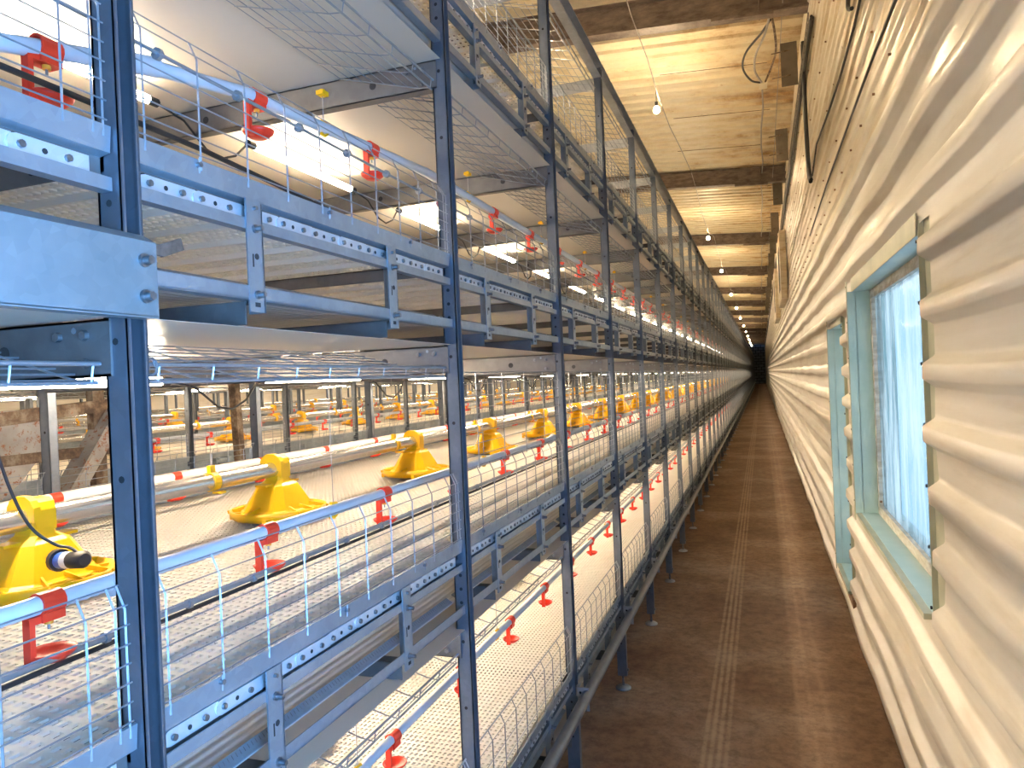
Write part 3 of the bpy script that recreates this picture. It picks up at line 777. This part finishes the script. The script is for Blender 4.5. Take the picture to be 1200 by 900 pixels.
# backing so no daylight leaks round the sheets
b = MB('frame'); x0, x1 = XW + .055, XW + .20
segs = sorted(OPEN, key=lambda o: o[0]); y = YN
for o in segs:
    b.box(x0, x1, y, o[0] + .14, 0, 5.2); b.box(x0, x1, o[0] + .14, o[1] - .05, 0, o[2] + .02); b.box(x0, x1, o[0] + .14, o[1] - .05, o[3] - .03, 5.2); y = o[1] - .05
b.box(x0, x1, y, YF, 0, 5.2); obj('wall_core', b, w)
def window(name, o, glassx, gm='glass', door=False):
    ya, yb, za, zb = o; ya += .15; yb -= .06; za += .03; zb -= .04
    b = MB('cyan'); X1 = XW + .20; xf = XW - .006; th = .004
    b.box(XW - .037, X1, yb, yb + th, za, zb); b.box(xf, X1, ya - th, ya, za, zb); b.box(xf, X1, ya, yb, zb, zb + th); b.box(xf, X1, ya, yb, za - th, za)
    w = struct(name, b)
    f = MB('trimg'); xa = XW + .012
    f.box(xa, xa + .003, o[0] - .06, ya, o[2] - .05, o[3] + .04); f.box(xf, xa, ya - .006, ya - .001, o[2] - .02, o[3] + .01)
    f.box(XW - .041, XW - .037, yb, yb + .025, o[2] - .01, o[3] + .02); f.box(XW + .004, XW + .007, yb, yb + .10, o[2] - .04, o[3] + .05)
    f.box(XW - .012, XW - .008, ya, yb + .03, zb, zb + .075); f.box(XW - .034, XW - .002, ya, yb, za - .022, za - .002)
    obj('flashing', f, w)
    s = MB('hole')
    for i in range(7): z = za + .02 + (zb - za - .04) * i / 6; s.disc((xf - .002, ya - .003, z), .006, -.005, 'x', 8); s.disc((XW - .038, yb + .018, z + .05), .005, -.005, 'x', 8)
    obj('screw', s, w)
    fr = MB('frame'); g = glassx; t = .05
    fr.box(g - .02, g + .03, ya, ya + t, za, zb); fr.box(g - .02, g + .03, yb - t, yb, za, zb); fr.box(g - .02, g + .03, ya + t, yb - t, zb - t, zb); fr.box(g - .02, g + .03, ya + t, yb - t, za, za + t)
    obj('window_frame', fr, w)
    gl = MB(gm); gl.add([(g, ya + t, za + t), (g, yb - t, za + t), (g, yb - t, zb - t), (g, ya + t, zb - t)], [(0, 1, 2, 3)]); obj('pane', gl, w)
    return w
window('window_1', OPEN[0], XW + .10); window('window_2', OPEN[2], XW + .10, 'clearglass'); window('door_1', OPEN[1], XW + .14, door=True)
b = MB('rubble'); b.box(XW - .02, XW + .04, 5.02, 5.93, 0, .13)
struct('trim_1', b)
# other walls
b = MB('wall'); b.box(XL - .1, XL, YN, YF, 0, 5.6); struct('wall_left', b)
b = MB('end'); b.box(XL, XW + .2, YF, YF + .1, 0, 5.8); struct('wall_far', b)
b = MB('wall'); b.box(XL, XW + .2, YN - .1, YN, 0, 5.8); struct('wall_near', b)
# ceiling: ribs run across the house, two slopes
XR = -5.64
def cz(x): return 5.02 + .065 * (XW - x) if x > XR else 5.02 + .065 * (XW - XR) - .065 * (XR - x)
b = MB('ceil'); prof = []; y = YN
while y < YF:
    prof += [(y, 0), (y + .13, 0), (y + .15, -.028), (y + .20, -.028), (y + .22, 0)]; y += .25
vs = []; fs = []
for (yy, dz) in prof:
    for x in (XW + .3, -.9, -2.5, XR, XL - .2): vs.append((x, yy, cz(x) + dz))
for i in range(len(prof) - 1):
    for j in range(4): fs.append((i * 5 + j, i * 5 + j + 1, (i + 1) * 5 + j + 1, (i + 1) * 5 + j))
b.add(vs, fs); ce = struct('ceiling', b)
b = MB('rust'); y = .9  # thin dark strips imitating the shadow lines of the purlins
while y < YF:
    x1 = .40 - random.random() * .3; x0 = -.75 - random.random() * .5
    b.bar((x1, y, cz(x1) - .018), (x0, y, cz(x0) - .018), .02, .006); y += 1.5
obj('purlin_shade_strip', b, ce)
for i in range(-1, 15):
    y = 6.70 + 5.95 * i
    t = thing('roof_beam', ('brown steel roof beam crossing the aisle, %s from the camera' % ORD[max(i, 0)]) if 0 <= i < 8 else ('far brown steel roof beam crossing the aisle' if i >= 8 else 'brown steel roof beam overhead near the camera'), 'beam', (0, y, 0), 'roof beams crossing the aisle' if i < 8 else 'far roof beams')
    b = MB('beam')
    for xa, xb in ((XW + .1, XR), (XR, XL)):
        za, zb = cz(xa) - .02, cz(xb) - .02
        b.bar((xa, .0, za - .13), (xb, .0, zb - .13), .012, .26); b.bar((xa, 0, za - .262), (xb, 0, zb - .262), .14, .012); b.bar((xa, 0, za - .004), (xb, 0, zb - .004), .14, .012)
    obj('girder', b, t)
    b = MB('beam'); x0, x1 = -.05 - .1 * (i % 2), .02; b.bar((-.30, -.10, cz(-.3) - .32), (.22, -.10, cz(.22) - .32), .05, .035); obj('splice_channel', b, t)
    b = MB('beam'); b.box(.10, .112, -.09, .09, 4.76, 5.0); obj('stiffener', b, t)

# ------------------------------------------------------------------ hanging bulbs and wires
XB = -.955
bm = MB('bulb'); bm.lathe([(0, -.048), (.018, -.044), (.031, -.030), (.034, -.014), (.028, .006), (.016, .020), (.013, .026)], (0, 0, 0), 16); BMm = bm.mesh('bulb')
sk = MB('black'); sk.tube([(0, 0, .024), (0, 0, .075)], .017, 10); SK = sk.mesh('socket')
BY = [(-.3, 4.50), (3.6, 4.50), (7.8, 4.50), (15.66, 4.50), (20.96, 4.50), (27.5, 4.5), (33.5, 4.5), (40, 4.5), (47, 4.5), (54, 4.5), (61, 4.5), (68, 4.5), (76, 4.5), (84, 4.5)]
for i, (y, z) in enumerate(BY):
    t = thing('hanging_bulb', ('glowing light bulb hanging over the aisle, %s of the string in view' % ORD[i - 2]) if 2 <= i < 9 else ('far glowing light bulb hanging over the aisle' if i > 2 else 'glowing light bulb overhead near the camera'), 'light bulb', (XB, y, z), 'light bulbs over the aisle' if i < 9 else 'far bulbs over the aisle')
    obj('bulb', BMm, t); obj('socket', SK, t)
    c_ = MB('black'); c_.tube([(0, 0, .07), (0, .02, .16), (0, 0, .24)], .0045, 6); obj('cord', c_, t)
pts = [(XB + .01, -1, 4.70)]
for (ya, _), (yb, _) in zip(BY, BY[1:]):
    for q in range(6):
        u = q / 6; pts.append((XB + .02 * math.sin(q * 2 + ya), ya + (yb - ya) * u, 4.62 + .26 * math.sin(PI * u) + .02 * math.sin(q * 3 + ya)))
b = MB('cord'); b.tube(pts, .005, 6); tag(obj('bulb_wire', b), 'thin wavy wire carrying the light bulbs above the aisle', 'wire')
# ceiling conduit, junction box, loops
pts = [(.135 + .015 * math.sin(j * 1.9), 8.75 + j * .8, 4.93 + .012 * math.sin(j * 1.3) - (.27 if j % 7 == 5 else 0) * 0) for j in range(90)]
b = MB('cord'); b.tube(pts, .011, 6); tag(obj('ceiling_cable', b), 'dirty beige cable running along the roof above the aisle', 'cable')
b = MB('jbox'); b.box(.10, .19, 8.55, 8.72, 4.86, 4.95); tag(obj('junction_box', b), 'small cream junction box on the roof at the end of the looped cables', 'box')
for lab, mat, pp in (('black cable loop hanging left under the roof beside the cream junction box', 'black', [(.20, 6.9, 4.80), (.12, 7.1, 4.78), (-.02, 7.5, 4.80), (-.06, 8.0, 4.85), (.02, 8.4, 4.86), (.12, 8.56, 4.88)]),
                     ('pale cable loop in the middle under the roof beside the cream junction box', 'cord', [(.19, 6.8, 4.78), (.15, 7.1, 4.76), (.07, 7.6, 4.80), (.06, 8.1, 4.84), (.13, 8.56, 4.88)]),
                     ('spotted cable loop hanging right under the roof beside the cream junction box', 'rust', [(.21, 6.8, 4.78), (.24, 7.1, 4.76), (.26, 7.6, 4.80), (.23, 8.1, 4.86), (.17, 8.56, 4.88)])):
    b = MB(mat); b.tube(smooth(pp), .011, 8); tag(obj('cable_loop', b), lab, 'cable')
# cable tray and pipe drop on the wall
t = thing('cable_tray', 'long dark wire cable tray high along the corrugated wall', 'cable tray', (.45, 6.0, 4.34))
b = MB('gplate'); b.tube([(0, 0, .04), (0, 84, .04)], .006, 6); b.tube([(0, 0, -.04), (0, 84, -.04)], .006, 6)
for j in range(130): b.bar((0, j * .14, -.04), (0, j * .14, .04), .006, .006)
obj('ladder', b, t)
b = MB('black')
for dx, dz in ((.02, -.01), (.02, .012), (.03, 0)): b.tube([(dx, 0, dz), (dx, 84, dz)], .012, 6)
obj('cable', b, t)
b = MB('black')
for dy in (-.03, .03): b.tube(smooth([(XW - .045, 7.05 + dy, 4.60), (XW - .048, 7.03 + dy, 3.9), (XW - .045, 6.95 + dy, 3.42), (XW - .042, 6.80 + dy, 3.28)]), .017, 8)
tag(obj('hose_drop', b), 'thick black hose pair running down the upper wall', 'hose')
b = MB('black'); b.tube([(XW - .03, 6.78, 3.32), (XW - .03, 6.2, 3.42), (XW - .03, 5.2, 3.33), (XW - .03, 4.5, 3.28), (XW - .03, 3.8, 3.27), (XW - .03, 3.2, 3.33), (XW - .035, 2.0, 3.45)], .007, 6)
tag(obj('wall_cable', b), 'thin black cable sagging back along the upper wall from the hose', 'cable')
b = MB('black'); b.tube(smooth([(XW - .04, 3.85, 3.5), (XW - .05, 3.84, 3.38), (XW - .045, 3.75, 3.33)]), .010, 8)
tag(obj('cable_stub', b), 'short thick black cable end curling at the top of the wall', 'cable')
b = MB('black'); b.tube([(XW - .022, 1.8, 2.86), (XW - .022, 3.3, 2.93), (XW - .022, 5.5, 2.95), (XW - .022, 7.5, 2.92)], .006, 6)
tag(obj('wall_cable', b), 'black cable running in a groove below the hose on the upper wall', 'cable')
for i in range(12):
    t = thing('baffle_plate', 'small grey steel plate under the roof, %s from the camera along the wall' % ORD[i], 'plate', (.37, 7.45 + 2.62 * i, 4.38), 'grey plates along the top of the wall')
    b = MB('gplate'); b.box(-.075, .075, -.004, .004, .0, .42); obj('plate', b, t)
    for z in (.09, .33): b = MB('rust'); b.tube([(-.16, -.012, z), (.01, -.012, z + .01)], .006, 6); obj('pin', b, t)
b = MB('cord'); b.wire((.30, YN, 4.83), (.30, 60, 4.83), .004); tag(obj('guide_wire', b), 'thin straight wire under the roof joining the grey plates', 'wire')
for i, y in enumerate((13.5, 18.5)):
    b = MB('wallup'); b.box(XW - .13, XW - .024, y, y + 2.2, 2.9, 4.1); b.use('hole').box(XW - .132, XW - .128, y + .5, y + 1.2, 3.1, 3.9)
    tag(obj('air_inlet', b), '%s boxed air inlet high on the corrugated wall' % ('nearer' if i == 0 else 'farther'), 'air inlet')

# ------------------------------------------------------------------ light
W = bpy.data.worlds.new('World'); bpy.context.scene.world = W; W.use_nodes = True
nt = W.node_tree; bg = nt.nodes['Background']
tc = nt.nodes.new('ShaderNodeTexCoord'); nz = nt.nodes.new('ShaderNodeTexNoise'); nz.inputs['Scale'].default_value = 5
nt.links.new(tc.outputs['Generated'], nz.inputs['Vector'])
nt.links.new(ramp(nt, nz.outputs['Fac'], [(.35, (.13, .38, 1.0)), (.62, (.22, .50, 1.0))]), bg.inputs[0]); bg.inputs[1].default_value = 24.0
for i, o in enumerate(OPEN):
    l = bpy.data.lights.new('sky_portal', 'AREA'); l.shape = 'RECTANGLE'; l.size = o[3] - o[2]; l.size_y = o[1] - o[0]
    l.cycles.is_portal = True
    lo = bpy.data.objects.new('sky_portal', l); C.objects.link(lo); lo.location = (XW + .22, (o[0] + o[1]) / 2, (o[2] + o[3]) / 2); lo.rotation_euler = (0, PI / 2, 0)

# ------------------------------------------------------------------ camera
yaw, pitch, roll = .338018, -.003492, -.0432300
f = Vector((-math.sin(yaw) * math.cos(pitch), math.cos(yaw) * math.cos(pitch), math.sin(pitch)))
r = f.cross(Vector((0, 0, 1))).normalized(); u = r.cross(f)
rr = r * math.cos(roll) + u * math.sin(roll); uu = -r * math.sin(roll) + u * math.cos(roll)
cam = bpy.data.cameras.new('camera'); cam.sensor_width = 36; cam.lens = 833.08 / 1200 * 36; cam.clip_start = .02; cam.clip_end = 300
co = bpy.data.objects.new('camera', cam); C.objects.link(co)
co.matrix_world = Matrix(((rr.x, uu.x, -f.x, 0), (rr.y, uu.y, -f.y, 0), (rr.z, uu.z, -f.z, 1.63), (0, 0, 0, 1)))
sc = bpy.context.scene; sc.camera = co
sc.view_settings.view_transform = 'Standard'; sc.view_settings.look = 'None'; sc.view_settings.gamma = 1; sc.view_settings.use_curve_mapping = False
sc.view_settings.exposure = 0.55
sc.cycles.max_bounces = 8; sc.cycles.diffuse_bounces = 4; sc.cycles.transparent_max_bounces = 12
